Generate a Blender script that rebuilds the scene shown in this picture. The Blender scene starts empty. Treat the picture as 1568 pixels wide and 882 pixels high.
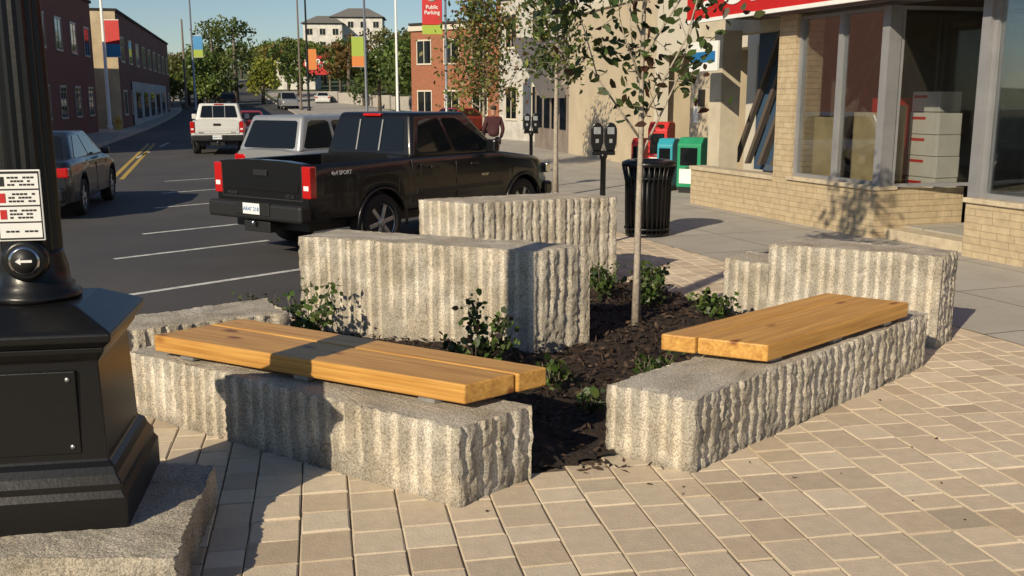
import bpy, math, random
import numpy as np
from mathutils import Vector, Matrix, noise
random.seed(7); rng=np.random.default_rng(7)
scene=bpy.context.scene
scene.view_settings.view_transform='Standard'
scene.view_settings.look='None'
scene.view_settings.exposure=0
# ------------------------------------------------------------ helpers
def link(o,parent=None):
    scene.collection.objects.link(o)
    if parent is not None: o.parent=parent
    return o
def root(name):
    o=bpy.data.objects.new(name,None); o.empty_display_size=.2
    return link(o)
def mk(name,verts,faces,mat=None,parent=None,smooth=False,cols=None,M=None,mats=None,midx=None,bevel=0,seg=2,attr=None):
    me=bpy.data.meshes.new(name)
    if M is not None: verts=[tuple(M@Vector(v)) for v in verts]
    me.from_pydata([tuple(v) for v in verts],[],[tuple(f) for f in faces])
    if mats:
        for m in mats: me.materials.append(m)
        if midx is not None: me.polygons.foreach_set('material_index',midx)
    elif mat: me.materials.append(mat)
    if cols is not None:
        a=me.color_attributes.new('Col','FLOAT_COLOR','POINT')
        c=np.ones((len(verts),4),dtype=np.float32); c[:,:3]=np.array(cols)[:,:3]
        a.data.foreach_set('color',c.ravel())
    if smooth: me.polygons.foreach_set('use_smooth',[True]*len(me.polygons))
    me.update()
    o=bpy.data.objects.new(name,me); link(o,parent)
    if bevel:
        b=o.modifiers.new('b','BEVEL'); b.width=bevel; b.segments=seg; b.limit_method='ANGLE'; b.angle_limit=.6
    return o
def box(name,parent,mat,a,b,M=None,bevel=0,seg=2):
    x0,y0,z0=a;x1,y1,z1=b
    v=[(x0,y0,z0),(x1,y0,z0),(x1,y1,z0),(x0,y1,z0),(x0,y0,z1),(x1,y0,z1),(x1,y1,z1),(x0,y1,z1)]
    f=[(0,3,2,1),(4,5,6,7),(0,1,5,4),(1,2,6,5),(2,3,7,6),(3,0,4,7)]
    return mk(name,v,f,mat,parent,M=M,bevel=bevel,seg=seg)
def lathe(name,parent,mat,prof,n=24,M=None,smooth=True,square=False,flute=0):
    v=[];f=[]
    for r,z in prof:
        for i in range(n):
            a=2*math.pi*i/n
            rr=r
            if flute: rr=r*(1-.07*(i%2))
            v.append((rr*math.cos(a),rr*math.sin(a),z))
    for j in range(len(prof)-1):
        for i in range(n):
            k=(i+1)%n
            f.append((j*n+i,j*n+k,(j+1)*n+k,(j+1)*n+i))
    f.append(tuple(reversed(range(n)))); f.append(tuple(range((len(prof)-1)*n,len(prof)*n)))
    return mk(name,v,f,mat,parent,smooth=smooth,M=M)
def tubes(name,parent,mat,paths,sides=6,smooth=True):
    v=[];f=[]
    for pts,rad in paths:
        base=len(v)
        P=[Vector(p) for p in pts]
        for i,p in enumerate(P):
            t=(P[min(i+1,len(P)-1)]-P[max(i-1,0)]).normalized()
            u=t.cross(Vector((.3,.9,.1))).normalized(); w=t.cross(u)
            for k in range(sides):
                a=2*math.pi*k/sides
                v.append(tuple(p+(u*math.cos(a)+w*math.sin(a))*rad[i]))
        for i in range(len(P)-1):
            for k in range(sides):
                k2=(k+1)%sides
                f.append((base+i*sides+k,base+i*sides+k2,base+(i+1)*sides+k2,base+(i+1)*sides+k))
        f.append(tuple(base+(len(P)-1)*sides+k for k in range(sides)))
        f.append(tuple(base+k for k in reversed(range(sides))))
    return mk(name,v,f,mat,parent,smooth=smooth)
def text(name,parent,mat,s,size,M,ext=.004,align='CENTER',sx=1):
    c=bpy.data.curves.new(name,'FONT'); c.body=s; c.size=size; c.extrude=ext; c.align_x=align; c.align_y='CENTER'; c.offset=size*.012
    c.materials.append(mat)
    o=bpy.data.objects.new(name,c); link(o,parent)
    o.matrix_world=M@Matrix.Diagonal((sx,1,1,1))
    return o
def frame(ox,oy,ang,oz=0):
    return Matrix.Translation((ox,oy,oz))@Matrix.Rotation(ang,4,'Z')
UP=Matrix.Rotation(math.pi/2,4,'X')
def inpoly(x,y,P):
    c=False;n=len(P)
    for i in range(n):
        x1,y1=P[i];x2,y2=P[(i+1)%n]
        if (y1>y)!=(y2>y) and x<(x2-x1)*(y-y1)/(y2-y1)+x1: c=not c
    return c
# ------------------------------------------------------------ materials
def new(name):
    m=bpy.data.materials.new(name); m.use_nodes=True
    return m,m.node_tree.nodes,m.node_tree.links,m.node_tree.nodes['Principled BSDF']
def mixc(N,Lk,fac,a,b,mode='MIX'):
    n=N.new('ShaderNodeMix'); n.data_type='RGBA'; n.blend_type=mode
    for s,val in ((n.inputs[0],fac),(n.inputs[6],a),(n.inputs[7],b)):
        if isinstance(val,bpy.types.NodeSocket): Lk.new(val,s)
        elif isinstance(val,(int,float)): s.default_value=val
        else: s.default_value=(*val[:3],1)
    return n.outputs[2]
def noi(N,Lk,scale,det=4,vec=None,rough=.6):
    n=N.new('ShaderNodeTexNoise'); n.inputs['Scale'].default_value=scale; n.inputs['Detail'].default_value=det; n.inputs['Roughness'].default_value=rough
    if vec is None:
        g=N.new('ShaderNodeNewGeometry'); vec=g.outputs['Position']
    Lk.new(vec,n.inputs['Vector']); return n.outputs['Fac']
def ramp(N,Lk,val,p0,p1,c0=(0,0,0),c1=(1,1,1)):
    r=N.new('ShaderNodeValToRGB'); r.color_ramp.elements[0].position=p0; r.color_ramp.elements[1].position=p1
    r.color_ramp.elements[0].color=(*c0,1); r.color_ramp.elements[1].color=(*c1,1)
    Lk.new(val,r.inputs[0]); return r.outputs[0]
def bump(N,Lk,b,h,st=.3,dist=.01):
    n=N.new('ShaderNodeBump'); n.inputs['Strength'].default_value=st; n.inputs['Distance'].default_value=dist
    Lk.new(h,n.inputs['Height']); Lk.new(n.outputs[0],b.inputs['Normal'])
def mat(name,col,rough=.6,metal=0,ns=0,na=.2,bs=0,bst=.3,bd=.01,attr=False,coat=0,spec=None,emit=0):
    m,N,Lk,b=new(name)
    b.inputs['Roughness'].default_value=rough; b.inputs['Metallic'].default_value=metal
    b.inputs['Base Color'].default_value=(*col,1)
    if coat: b.inputs['Coat Weight'].default_value=coat; b.inputs['Coat Roughness'].default_value=.04
    if spec is not None: b.inputs['Specular IOR Level'].default_value=spec
    c=None
    if ns:
        f=noi(N,Lk,ns,3)
        c=mixc(N,Lk,ramp(N,Lk,f,.3,.7),[k*(1-na) for k in col],[min(1,k*(1+na)) for k in col])
    if attr:
        a=N.new('ShaderNodeVertexColor'); a.layer_name='Col'
        c=mixc(N,Lk,1.0,c if c is not None else col,a.outputs[0],'MULTIPLY')
    if c is not None: Lk.new(c,b.inputs['Base Color'])
    if bs: bump(N,Lk,b,noi(N,Lk,bs,3),bst,bd)
    if emit:
        b.inputs['Emission Color'].default_value=(*col,1); b.inputs['Emission Strength'].default_value=emit
    return m
def along_vec(N,Lk,ang,sx=1,sz=1,horizontal=False,sy=1):
    g=N.new('ShaderNodeNewGeometry'); vr=N.new('ShaderNodeVectorRotate'); vr.rotation_type='Z_AXIS'
    vr.inputs['Angle'].default_value=-ang; Lk.new(g.outputs['Position'],vr.inputs['Vector'])
    s=N.new('ShaderNodeSeparateXYZ'); Lk.new(vr.outputs[0],s.inputs[0])
    c=N.new('ShaderNodeCombineXYZ')
    if horizontal:
        mp=N.new('ShaderNodeVectorMath'); mp.operation='MULTIPLY'; mp.inputs[1].default_value=(sx,sy,sz); Lk.new(vr.outputs[0],mp.inputs[0]); return mp.outputs[0]
    ad=N.new('ShaderNodeMath'); ad.operation='ADD'; Lk.new(s.outputs[0],ad.inputs[0]); Lk.new(s.outputs[1],ad.inputs[1])
    Lk.new(ad.outputs[0],c.inputs[0]); Lk.new(s.outputs[2],c.inputs[1])
    return c.outputs[0]
def brick(name,ang,c1,c2,mort,bw=.22,rh=.075,ms=.01,rough=.85,bst=.5,off=.5,horizontal=False,squash=1):
    m,N,Lk,b=new(name); b.inputs['Roughness'].default_value=rough
    t=N.new('ShaderNodeTexBrick'); Lk.new(along_vec(N,Lk,ang,horizontal=horizontal),t.inputs['Vector'])
    t.inputs['Color1'].default_value=(*c1,1);t.inputs['Color2'].default_value=(*c2,1);t.inputs['Mortar'].default_value=(*mort,1)
    t.inputs['Scale'].default_value=1;t.inputs['Brick Width'].default_value=bw;t.inputs['Row Height'].default_value=rh;t.inputs['Mortar Size'].default_value=ms;t.offset=off
    if squash!=1: t.squash=squash; t.squash_frequency=3; t.offset=.37
    f=noi(N,Lk,9,4)
    c=mixc(N,Lk,1.0,t.outputs['Color'],ramp(N,Lk,f,.2,.8,(.7,.7,.7),(1.1,1.08,1.05)),'MULTIPLY')
    Lk.new(c,b.inputs['Base Color'])
    mm=N.new('ShaderNodeMath'); mm.operation='MULTIPLY_ADD'; mm.inputs[1].default_value=-1; mm.inputs[2].default_value=1; Lk.new(t.outputs['Fac'],mm.inputs[0])
    m2=N.new('ShaderNodeMath'); m2.operation='MULTIPLY_ADD'; m2.inputs[1].default_value=.5; Lk.new(noi(N,Lk,40,3),m2.inputs[0]); Lk.new(mm.outputs[0],m2.inputs[2])
    bump(N,Lk,b,m2.outputs[0],bst,.012)
    return m
def granite(name,base=(.62,.59,.535)):
    m,N,Lk,b=new(name); b.inputs['Roughness'].default_value=.85
    a=N.new('ShaderNodeVertexColor'); a.layer_name='Col'
    sp=ramp(N,Lk,noi(N,Lk,95,3,rough=.85),.36,.58,(.46,.455,.445),(1.27,1.25,1.22))
    c=mixc(N,Lk,1.0,base,sp,'MULTIPLY')
    st=ramp(N,Lk,noi(N,Lk,3.5,4),.35,.75,(.82,.77,.69),(1.08,1.08,1.08))
    c=mixc(N,Lk,1.0,c,st,'MULTIPLY')
    c=mixc(N,Lk,1.0,c,a.outputs[0],'MULTIPLY')
    Lk.new(c,b.inputs['Base Color'])
    bump(N,Lk,b,noi(N,Lk,60,4,rough=.8),.9,.02)
    return m
def glassm(name,tint=(.93,.95,.95),refl=.045,see=.8):
    m,N,Lk,b=new(name); out=N['Material Output']
    tr=N.new('ShaderNodeBsdfTransparent'); tr.inputs[0].default_value=(*tint,1)
    gl=N.new('ShaderNodeBsdfGlossy'); gl.inputs['Roughness'].default_value=.015; gl.inputs[0].default_value=(.95,.97,1,1)
    lw=N.new('ShaderNodeLayerWeight'); lw.inputs[0].default_value=.35
    ma=N.new('ShaderNodeMath'); ma.operation='MULTIPLY_ADD'; ma.inputs[1].default_value=.38; ma.inputs[2].default_value=refl; Lk.new(lw.outputs['Fresnel'],ma.inputs[0])
    mx=N.new('ShaderNodeMixShader'); Lk.new(ma.outputs[0],mx.inputs[0]); Lk.new(tr.outputs[0],mx.inputs[1]); Lk.new(gl.outputs[0],mx.inputs[2]); Lk.new(mx.outputs[0],out.inputs[0])
    return m
def asphaltm():
    m,N,Lk,b=new('asphalt'); b.inputs['Roughness'].default_value=.8
    f=noi(N,Lk,.35,5); c=mixc(N,Lk,ramp(N,Lk,f,.35,.7),(.050,.048,.049),(.076,.072,.069))
    g=ramp(N,Lk,noi(N,Lk,90,3,rough=.8),.3,.7,(.7,.7,.7),(1.35,1.35,1.35)); c=mixc(N,Lk,1.0,c,g,'MULTIPLY'); Lk.new(c,b.inputs['Base Color'])
    bump(N,Lk,b,noi(N,Lk,120,2),.4,.006); return m
def concretem(ang):
    m,N,Lk,b=new('sidewalk_concrete'); b.inputs['Roughness'].default_value=.85
    t=N.new('ShaderNodeTexBrick'); Lk.new(along_vec(N,Lk,ang,horizontal=True),t.inputs['Vector']); t.offset=0
    t.inputs['Color1'].default_value=(.44,.41,.365,1);t.inputs['Color2'].default_value=(.40,.375,.33,1);t.inputs['Mortar'].default_value=(.17,.16,.14,1)
    t.inputs['Scale'].default_value=1;t.inputs['Brick Width'].default_value=1.5;t.inputs['Row Height'].default_value=1.5;t.inputs['Mortar Size'].default_value=.012
    c=mixc(N,Lk,1.0,t.outputs['Color'],ramp(N,Lk,noi(N,Lk,1.6,5),.25,.8,(.8,.79,.76),(1.08,1.08,1.08)),'MULTIPLY')
    c=mixc(N,Lk,1.0,c,ramp(N,Lk,noi(N,Lk,70,3),.3,.7,(.88,.88,.88),(1.08,1.08,1.08)),'MULTIPLY')
    Lk.new(c,b.inputs['Base Color']); bump(N,Lk,b,noi(N,Lk,60,3),.25,.005); return m
def woodm(name,ang):
    m,N,Lk,b=new(name); b.inputs['Roughness'].default_value=.42; b.inputs['Specular IOR Level'].default_value=.35
    v=along_vec(N,Lk,ang,sx=1.6,sy=26,sz=26,horizontal=True)
    f=noi(N,Lk,1.0,5,vec=v,rough=.65)
    c=mixc(N,Lk,ramp(N,Lk,f,.32,.68),(.45,.225,.055),(.67,.38,.105))
    v2=along_vec(N,Lk,ang,sx=.5,sy=60,sz=60,horizontal=True)
    c=mixc(N,Lk,1.0,c,ramp(N,Lk,noi(N,Lk,1.0,3,vec=v2),.35,.65,(.8,.76,.7),(1.08,1.08,1.08)),'MULTIPLY')
    vo=N.new('ShaderNodeTexVoronoi'); vo.inputs['Scale'].default_value=1.0; Lk.new(along_vec(N,Lk,ang,sx=2.6,sy=6,sz=5,horizontal=True),vo.inputs['Vector'])
    c=mixc(N,Lk,ramp(N,Lk,vo.outputs['Distance'],.09,.20,(1,1,1),(0,0,0)),c,(.20,.065,.015))
    Lk.new(c,b.inputs['Base Color']); bump(N,Lk,b,f,.12,.004); return m
M_gran=granite('granite'); M_asph=asphaltm()
A_F=math.atan2(-.939,.345)   # facade local X axis direction
M_conc=concretem(A_F)
M_kerb=mat('kerb_concrete',(.40,.37,.33),.85,ns=5,na=.2,bs=50)
M_pav=mat('paver_stone',(1,1,1),.8,ns=14,na=.14,bs=70,bst=.4,bd=.006,attr=True)
M_sand=mat('joint_sand',(.13,.105,.075),.95,ns=20,bs=60)
M_mulch=mat('mulch',(.028,.017,.011),.9,ns=30,na=.5,bs=60,bst=.8,bd=.03)
M_chip=mat('mulch_chips',(1,1,1),.85,attr=True)
def leafm(name,tr=.35):
    m,N,Lk,b=new(name); b.inputs['Roughness'].default_value=.5
    a=N.new('ShaderNodeVertexColor'); a.layer_name='Col'; Lk.new(a.outputs[0],b.inputs['Base Color'])
    t=N.new('ShaderNodeBsdfTranslucent'); Lk.new(a.outputs[0],t.inputs[0])
    mx=N.new('ShaderNodeMixShader'); mx.inputs[0].default_value=tr
    Lk.new(b.outputs[0],mx.inputs[1]); Lk.new(t.outputs[0],mx.inputs[2]); Lk.new(mx.outputs[0],N['Material Output'].inputs[0]); return m
M_leaf=leafm('leaves'); M_bark=mat('bark',(.16,.13,.10),.9,ns=25,na=.4,bs=40,bst=.6); M_barkp=mat('young_bark',(.36,.31,.25),.85,ns=30,na=.3,bs=60)
M_blackp=mat('black_cast_metal',(.006,.006,.0065),.33,bs=45,bst=.08,spec=.4)
M_black=mat('black_plastic',(.012,.012,.012),.5); M_rub=mat('tyre_rubber',(.018,.018,.018),.8,bs=60)
M_white=mat('white_paint',(.78,.78,.76),.5,ns=6,na=.05); M_line=mat('road_paint',(.55,.55,.52),.7,ns=12,na=.35); M_yel=mat('yellow_paint',(.45,.30,.06),.7,ns=12,na=.3)
M_steel=mat('galvanised_steel',(.45,.46,.47),.4,metal=.8,ns=15,na=.15); M_alu=mat('window_aluminium',(.30,.30,.31),.45,metal=.3,ns=3,na=.1)
M_chrome=mat('chrome',(.6,.6,.6),.15,metal=1); M_red=mat('red_paint',(.50,.02,.02),.45,ns=4,na=.1)
M_tint=mat('tinted_glass',(.008,.010,.012),.04,spec=.45); M_tail=mat('tail_light_lens',(.45,.008,.008),.15,coat=.5)
M_green=mat('green_paint',(.02,.26,.12),.4,ns=5,na=.1); M_blue=mat('blue_paint',(.02,.16,.40),.4); M_lime=mat('lime_banner',(.32,.42,.05),.6); M_orange=mat('orange_banner',(.6,.2,.04),.6); M_cyan=mat('blue_banner',(.05,.25,.5),.6)
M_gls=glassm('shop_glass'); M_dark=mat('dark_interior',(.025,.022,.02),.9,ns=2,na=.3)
# ------------------------------------------------------------ terrain
def T(y):
    if y<55: return 0.
    if y<150: return .0004*(y-55)**2*.8
    return 2.89+.052*(y-150) if y<300 else 10.7+.03*(y-300)
def strip(name,L,R,off,mat_,z_extra=None,step=2.0,vert=0):
    v=[];f=[]
    for i in range(len(L)-1):
        n=max(1,int(math.dist(L[i],L[i+1])/step))
        for k in range(n+(1 if i==len(L)-2 else 0)):
            t=k/n
            a=(L[i][0]*(1-t)+L[i+1][0]*t,L[i][1]*(1-t)+L[i+1][1]*t); b=(R[i][0]*(1-t)+R[i+1][0]*t,R[i][1]*(1-t)+R[i+1][1]*t)
            if vert:
                v+= [(a[0],a[1],T(a[1])+off-vert),(a[0],a[1],T(a[1])+off-.012),(a[0]*.9+b[0]*.1,a[1]*.9+b[1]*.1,T(a[1])+off),(b[0],b[1],T(b[1])+off),(b[0],b[1],T(b[1])+off-vert)]
            else: v+=[(a[0],a[1],T(a[1])+off),(b[0],b[1],T(b[1])+off)]
    w=5 if vert else 2
    for i in range(len(v)//w-1):
        for k in range(w-1):
            f.append((i*w+k,i*w+k+1,(i+1)*w+k+1,(i+1)*w+k))
    return mk(name,v,f,mat_)
xs=np.concatenate([np.arange(-500,-60,20),np.arange(-60,60,6),np.arange(60,501,20)]); ys=np.concatenate([np.arange(-60,50,10),np.arange(50,320,5),np.arange(320,900,40)])
v=[];f=[]
for y in ys:
    for x in xs: v.append((float(x),float(y),T(float(y))-.17))
nx=len(xs)
for j in range(len(ys)-1):
    for i in range(nx-1): f.append((j*nx+i,j*nx+i+1,(j+1)*nx+i+1,(j+1)*nx+i))
mk('ground',v,f,mat('grass',(.065,.085,.028),.95,ns=.6,na=.5,bs=8),smooth=True)
K=[(-30,-4),(-9,2.6),(-4.2,4.9),(-3.2,6.0),(-2.85,7.3),(-2.0,8.7),(-1.3,10.1),(.35,11.4),(.95,12.5),(1.1,14.5),(.95,18),(.1,22),(-1.6,27),(-8,50),(-22,100),(-38,150),(-40,200)]
LK=[(-60,2),(-40,8),(-26,13),(-18,18),(-14.5,24),(-14.5,27),(-14.7,29),(-14.9,31),(-15.1,32),(-15.3,33),(-15.4,34),(-15.5,35),(-16,37),(-21.5,57),(-34,103),(-50,150),(-52,200)]
strip('road',LK,K,-.13,M_asph)
def off(P,d):
    o=[]
    for i,p in enumerate(P):
        a=P[max(i-1,0)];b=P[min(i+1,len(P)-1)]
        t=Vector((b[0]-a[0],b[1]-a[1])).normalized(); n=Vector((t.y,-t.x))
        o.append((p[0]+n.x*d,p[1]+n.y*d))
    return o
strip('kerb',K,off(K,.17),.010,M_kerb,vert=.17)
LK2=LK[3:]; strip('kerb.001',LK2,off(LK2,-.17),.010,M_kerb,vert=.17)
strip('pavement',off(LK2,-.17),off(LK2,-4.2),.004,M_conc)
PL=[k for k in K if k[1]<51]
mk('plaza_bed',[(x,y,-.009) for x,y in PL+[(7,50),(14,10),(14,-6)]],[tuple(range(len(PL)+3))],M_sand)
d=Vector((-.345,.939))
q0=Vector((3.79,7.99)); qa=q0-d*9; qb=q0+d*7.2
SW=[(qa.x,qa.y),(14,qa.y-1),(14,14),(7,50)]+[k for k in reversed(PL) if k[1]>15 ]+[(1.08,15.0),(qb.x,qb.y)]
mk('sidewalk',[(x,y,.006) for x,y in SW],[tuple(range(len(SW)))],M_conc)
strip('sidewalk.001',[(-7.8,50),(-21.8,100),(-37,150)],[(0,50),(-12,100),(-28,150)],.0,M_conc)
# pavers
BED=[(.08,4.78),(.52,5.02),(2.75,7.1),(3.1,7.7),(2.2,8.1),(1.95,8.75),(1.12,10.25),(.4,10.9),(-1.0,9.9),(-1.9,8.3),(-2.5,7.1),(-2.15,6.1)]
pa=math.radians(11); pu=Vector((math.cos(pa),math.sin(pa))); pv=Vector((-math.sin(pa),math.cos(pa)))
v=[];f=[];cols=[]
pal=[(.50,.435,.345),(.53,.465,.37),(.48,.415,.33),(.52,.455,.365),(.56,.50,.405),(.46,.39,.30),(.51,.445,.355),(.54,.47,.37)]
a=-10.0
while a<10:
    wcol=random.choice([.165,.225,.225,.225]); b=0.3+random.random()*.2
    while b<16.5:
        l=random.choice([.165,.225,.225,.285]); g=.002+random.random()*.003
        c=pu*(a+wcol/2)+pv*(b+l/2)
        if inpoly(c.x,c.y,PL+[(14,50),(14,-6)]) and not inpoly(c.x,c.y,BED) and (c-q0).dot(Vector((.939,.345)))<.12 and c.y<15.1:
            base=len(v); hz=random.gauss(0,.0014); tx=random.gauss(0,.006); ty=random.gauss(0,.006)
            ch=.006
            for (inn,z) in ((g,-.016),(g,-.005),(g+ch,0)):
                for sx,sy in ((-1,-1),(1,-1),(1,1),(-1,1)):
                    dx=sx*(wcol/2-inn);dy=sy*(l/2-inn)
                    if inn>g: dx+=random.gauss(0,.002); dy+=random.gauss(0,.002)
                    p=c+pu*dx+pv*dy; v.append((p.x,p.y,z+hz+tx*dx+ty*dy))
            f.append((base+8,base+9,base+10,base+11))
            for r in (0,4):
                for k in range(4): k2=(k+1)%4; f.append((base+r+k,base+r+k2,base+r+4+k2,base+r+4+k))
            s=random.uniform(.90,1.07)*(.86 if random.random()<.07 else 1); pc=random.choice(pal); cols+=[(pc[0]*s*1.19,pc[1]*s*1.13,pc[2]*s*1.04)]*12
        b+=l
    a+=wcol
mk('paver_paving',v,f,M_pav,cols=cols)
# road paint
def line(name,p,q,w=.1,m=M_line,z=-.126):
    p=Vector(p);q=Vector(q);t=(q-p).normalized();n=Vector((-t.y,t.x))*w/2
    return mk(name,[(*(p+n),z),(*(p-n),z),(*(q-n),z),(*(q+n),z)],[(0,1,2,3)],m)
Fd=Vector((math.sin(math.radians(43)),math.cos(math.radians(43))))
for i,(px,py,L) in enumerate([(-4.35,9.75,2.9),(-5.1,12.45,2.3),(-5.6,14.8,2.2),(-6.7,18.4,3.2),(-7.6,21.3,3.5),(-8.6,24.4,4)]):
    line('parking_line' ,(px,py),(px+Fd.x*L,py+Fd.y*L))
line('centre_line',(-9.9,25),(-16.2,45),.12,M_yel); line('centre_line',(-10.15,25),(-16.45,45),.12,M_yel)
line('lane_line',(-12.9,34),(-13.9,38)); line('lane_line',(-14.9,42),(-15.9,46))
# ------------------------------------------------------------ stones
def stone(name,quad,z0,z1,seed,grooves=(1,1,1,1),step=.011,amp=1.0,tilt=(0,0),gap=(.078,.125)):
    C=[Vector(q) for q in quad]
    area=sum(C[i].x*C[(i+1)%4].y-C[(i+1)%4].x*C[i].y for i in range(4))
    if area<0: C=C[::-1]; grooves=tuple(grooves[i] for i in (2,1,0,3))
    rs=random.Random(seed); per=[]; cen=sum(C,Vector((0,0)))/4
    for e in range(4):
        a=C[e];b=C[(e+1)%4];L=(b-a).length;n=max(4,int(L/step)); nn=Vector(((b-a).y,-(b-a).x)).normalized()
        gs=[];s=.03+rs.random()*.04
        while s<L-.02: gs.append((s,rs.uniform(.021,.030),rs.random(),rs.uniform(-.002,.002))); s+=rs.uniform(*gap)
        ts=[k/n for k in range(n)]+[1-.004/L]
        ts[0]=.004/L
        for t in ts:
            s=L*t; per.append((a.lerp(b,t),nn,s,L,e,gs))
    m=len(per); H=z1-z0; rows=max(6,int(H/.022)); v=[];cols=[]
    def N3(x,y,z,fr): return noise.noise(Vector((x*fr+seed*7.1,y*fr,z*fr)))
    hs=[j/rows for j in range(rows+1)]
    for j,h in enumerate(hs):
        for (p,n,s,L,e,gs) in per:
            z=z0+h*H
            g=0
            wob=N3(s*2,e,z*2.5,1)*.005
            for gc,gw,pr,lean in gs:
                x=abs(s+wob-gc-lean*(h-.5)*2)/gw
                if x<1:
                    g=(1-x**4)
                    if pr<.35 and h<.35+pr: g*=max(0,min(1,(h-pr)*8))
            g*=grooves[e]
            big=N3(p.x,p.y,z,1.6)*.014*amp; mid=N3(p.x,p.y,z,11)*.010*amp; sm=N3(p.x,p.y,z,34)*.010*amp+N3(p.x,p.y,z,70)*.006*amp
            offn=big+(mid+sm*1.25)*(1-.75*g)-g*.014
            ce=min(s,L-s)
            if ce<.02: offn-=.006*(1-ce/.02)
            if h>=1: offn-=.004
            q=p+n*offn
            zz=z+(N3(p.x,p.y,5,5)*.009+N3(p.x,p.y,7,30)*.006 if j==rows else 0)
            v.append((q.x,q.y,zz))
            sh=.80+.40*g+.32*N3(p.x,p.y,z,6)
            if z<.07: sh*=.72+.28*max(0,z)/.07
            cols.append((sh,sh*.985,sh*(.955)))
    f=[]
    for j in range(rows):
        for i in range(m):
            k=(i+1)%m; f.append((j*m+i,j*m+k,(j+1)*m+k,(j+1)*m+i))
    last=rows*m; rim=last
    for t in (.02,.07,.14,.22,.3,.4,.5,.6,.7,.8,.9,.98):
        st=len(v)
        for i,(p,n,s,L,e,gs) in enumerate(per):
            w=Vector(v[rim+i][:2]).lerp(cen,t)
            zt=z1+N3(w.x,w.y,5,4)*.012*amp+N3(w.x,w.y,9,18)*.006*amp+(.004 if t>.03 else 0)
            v.append((w.x,w.y,zt)); q=.88+.25*N3(w.x,w.y,1,7); cols.append((q,q*.985,q*.95))
        for i in range(m):
            k=(i+1)%m; f.append((last+i,last+k,st+k,st+i))
        last=st
    f.append(tuple(last+i for i in range(m)))
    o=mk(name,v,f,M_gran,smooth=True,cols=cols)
    es=o.modifiers.new('e','EDGE_SPLIT'); es.split_angle=math.radians(48)
    return o
stone('granite_block',[(-.25,4.36),(-2.35,5.80),(-2.05,6.25),(.11,4.73)],-.02,.385,1)
stone('granite_block',[(-2.62,6.1),(-1.55,6.72),(-1.85,7.25),(-2.66,6.62)],-.02,.42,2)
stone('granite_block',[(.17,7.08),(-1.73,7.86),(-1.50,8.34),(.60,7.36)],-.02,.80,3)
stone('granite_block',[(-.41,9.52),(1.10,10.22),(.62,10.75),(-.95,9.95)],-.02,.89,5)
stone('granite_block',[(.93,4.80),(2.98,6.87),(2.64,7.2),(.50,5.08)],-.02,.39,6)
stone('granite_block',[(3.26,7.34),(3.52,7.66),(2.46,8.4),(2.10,7.98)],-.02,.72,8)
stone('granite_block',[(2.22,8.22),(2.6,8.7),(2.2,9.05),(1.88,8.62)],-.02,.50,9)
stone('lamp_footing_stone',[(-1.27,3.44),(-1.40,4.40),(-3.1,4.6),(-3.0,3.44)],-.02,.20,10,amp=.9,grooves=(0,0,0,0))
# ------------------------------------------------------------ benches
def bench(name,c,zt,th,split,seed):
    P=[Vector(p) for p in c]; r=root(name)
    ang=math.atan2((P[1]-P[0]).y,(P[1]-P[0]).x); W=woodm(name+'_timber',ang)
    def plank(nm,u0,u1,e0,e1):
        a=P[0].lerp(P[3],u0);b=P[1].lerp(P[2],u0);c2=P[1].lerp(P[2],u1);d2=P[0].lerp(P[3],u1)
        t=(P[1]-P[0]).normalized(); a-=t*e0; d2-=t*e0; b+=t*e1; c2+=t*e1
        vs=[(*q,zt-th) for q in (a,b,c2,d2)]+[(*q,zt) for q in (a,b,c2,d2)]
        mk(nm,vs,[(0,3,2,1),(4,5,6,7),(0,1,5,4),(1,2,6,5),(2,3,7,6),(3,0,4,7)],W,r,bevel=.009,seg=3)
    plank('plank_1',0,split-.01,0,0); plank('plank_2',split+.01,1,.006,.012)
    for u in (.1,.5,.88):
        a=P[0].lerp(P[1],u).lerp(P[3].lerp(P[2],u),.06);b=P[0].lerp(P[1],u).lerp(P[3].lerp(P[2],u),.94)
        t=(P[1]-P[0]).normalized()*.05
        vs=[]
        for z in (zt-th-.032,zt-th-.002):
            vs+=[(*(a-t),z),(*(a+t),z),(*(b+t),z),(*(b-t),z)]
        mk('steel_bracket',vs,[(0,3,2,1),(4,5,6,7),(0,1,5,4),(1,2,6,5),(2,3,7,6),(3,0,4,7)],M_steel,r)
bench('park_bench',[(-2.12,5.66),(-.23,4.62),(.17,4.95),(-1.70,6.1)],.525,.10,.62,1)
bench('park_bench',[(1.45,5.41),(2.72,6.60),(2.25,6.93),(.89,5.69)],.525,.10,.66,2)
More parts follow.
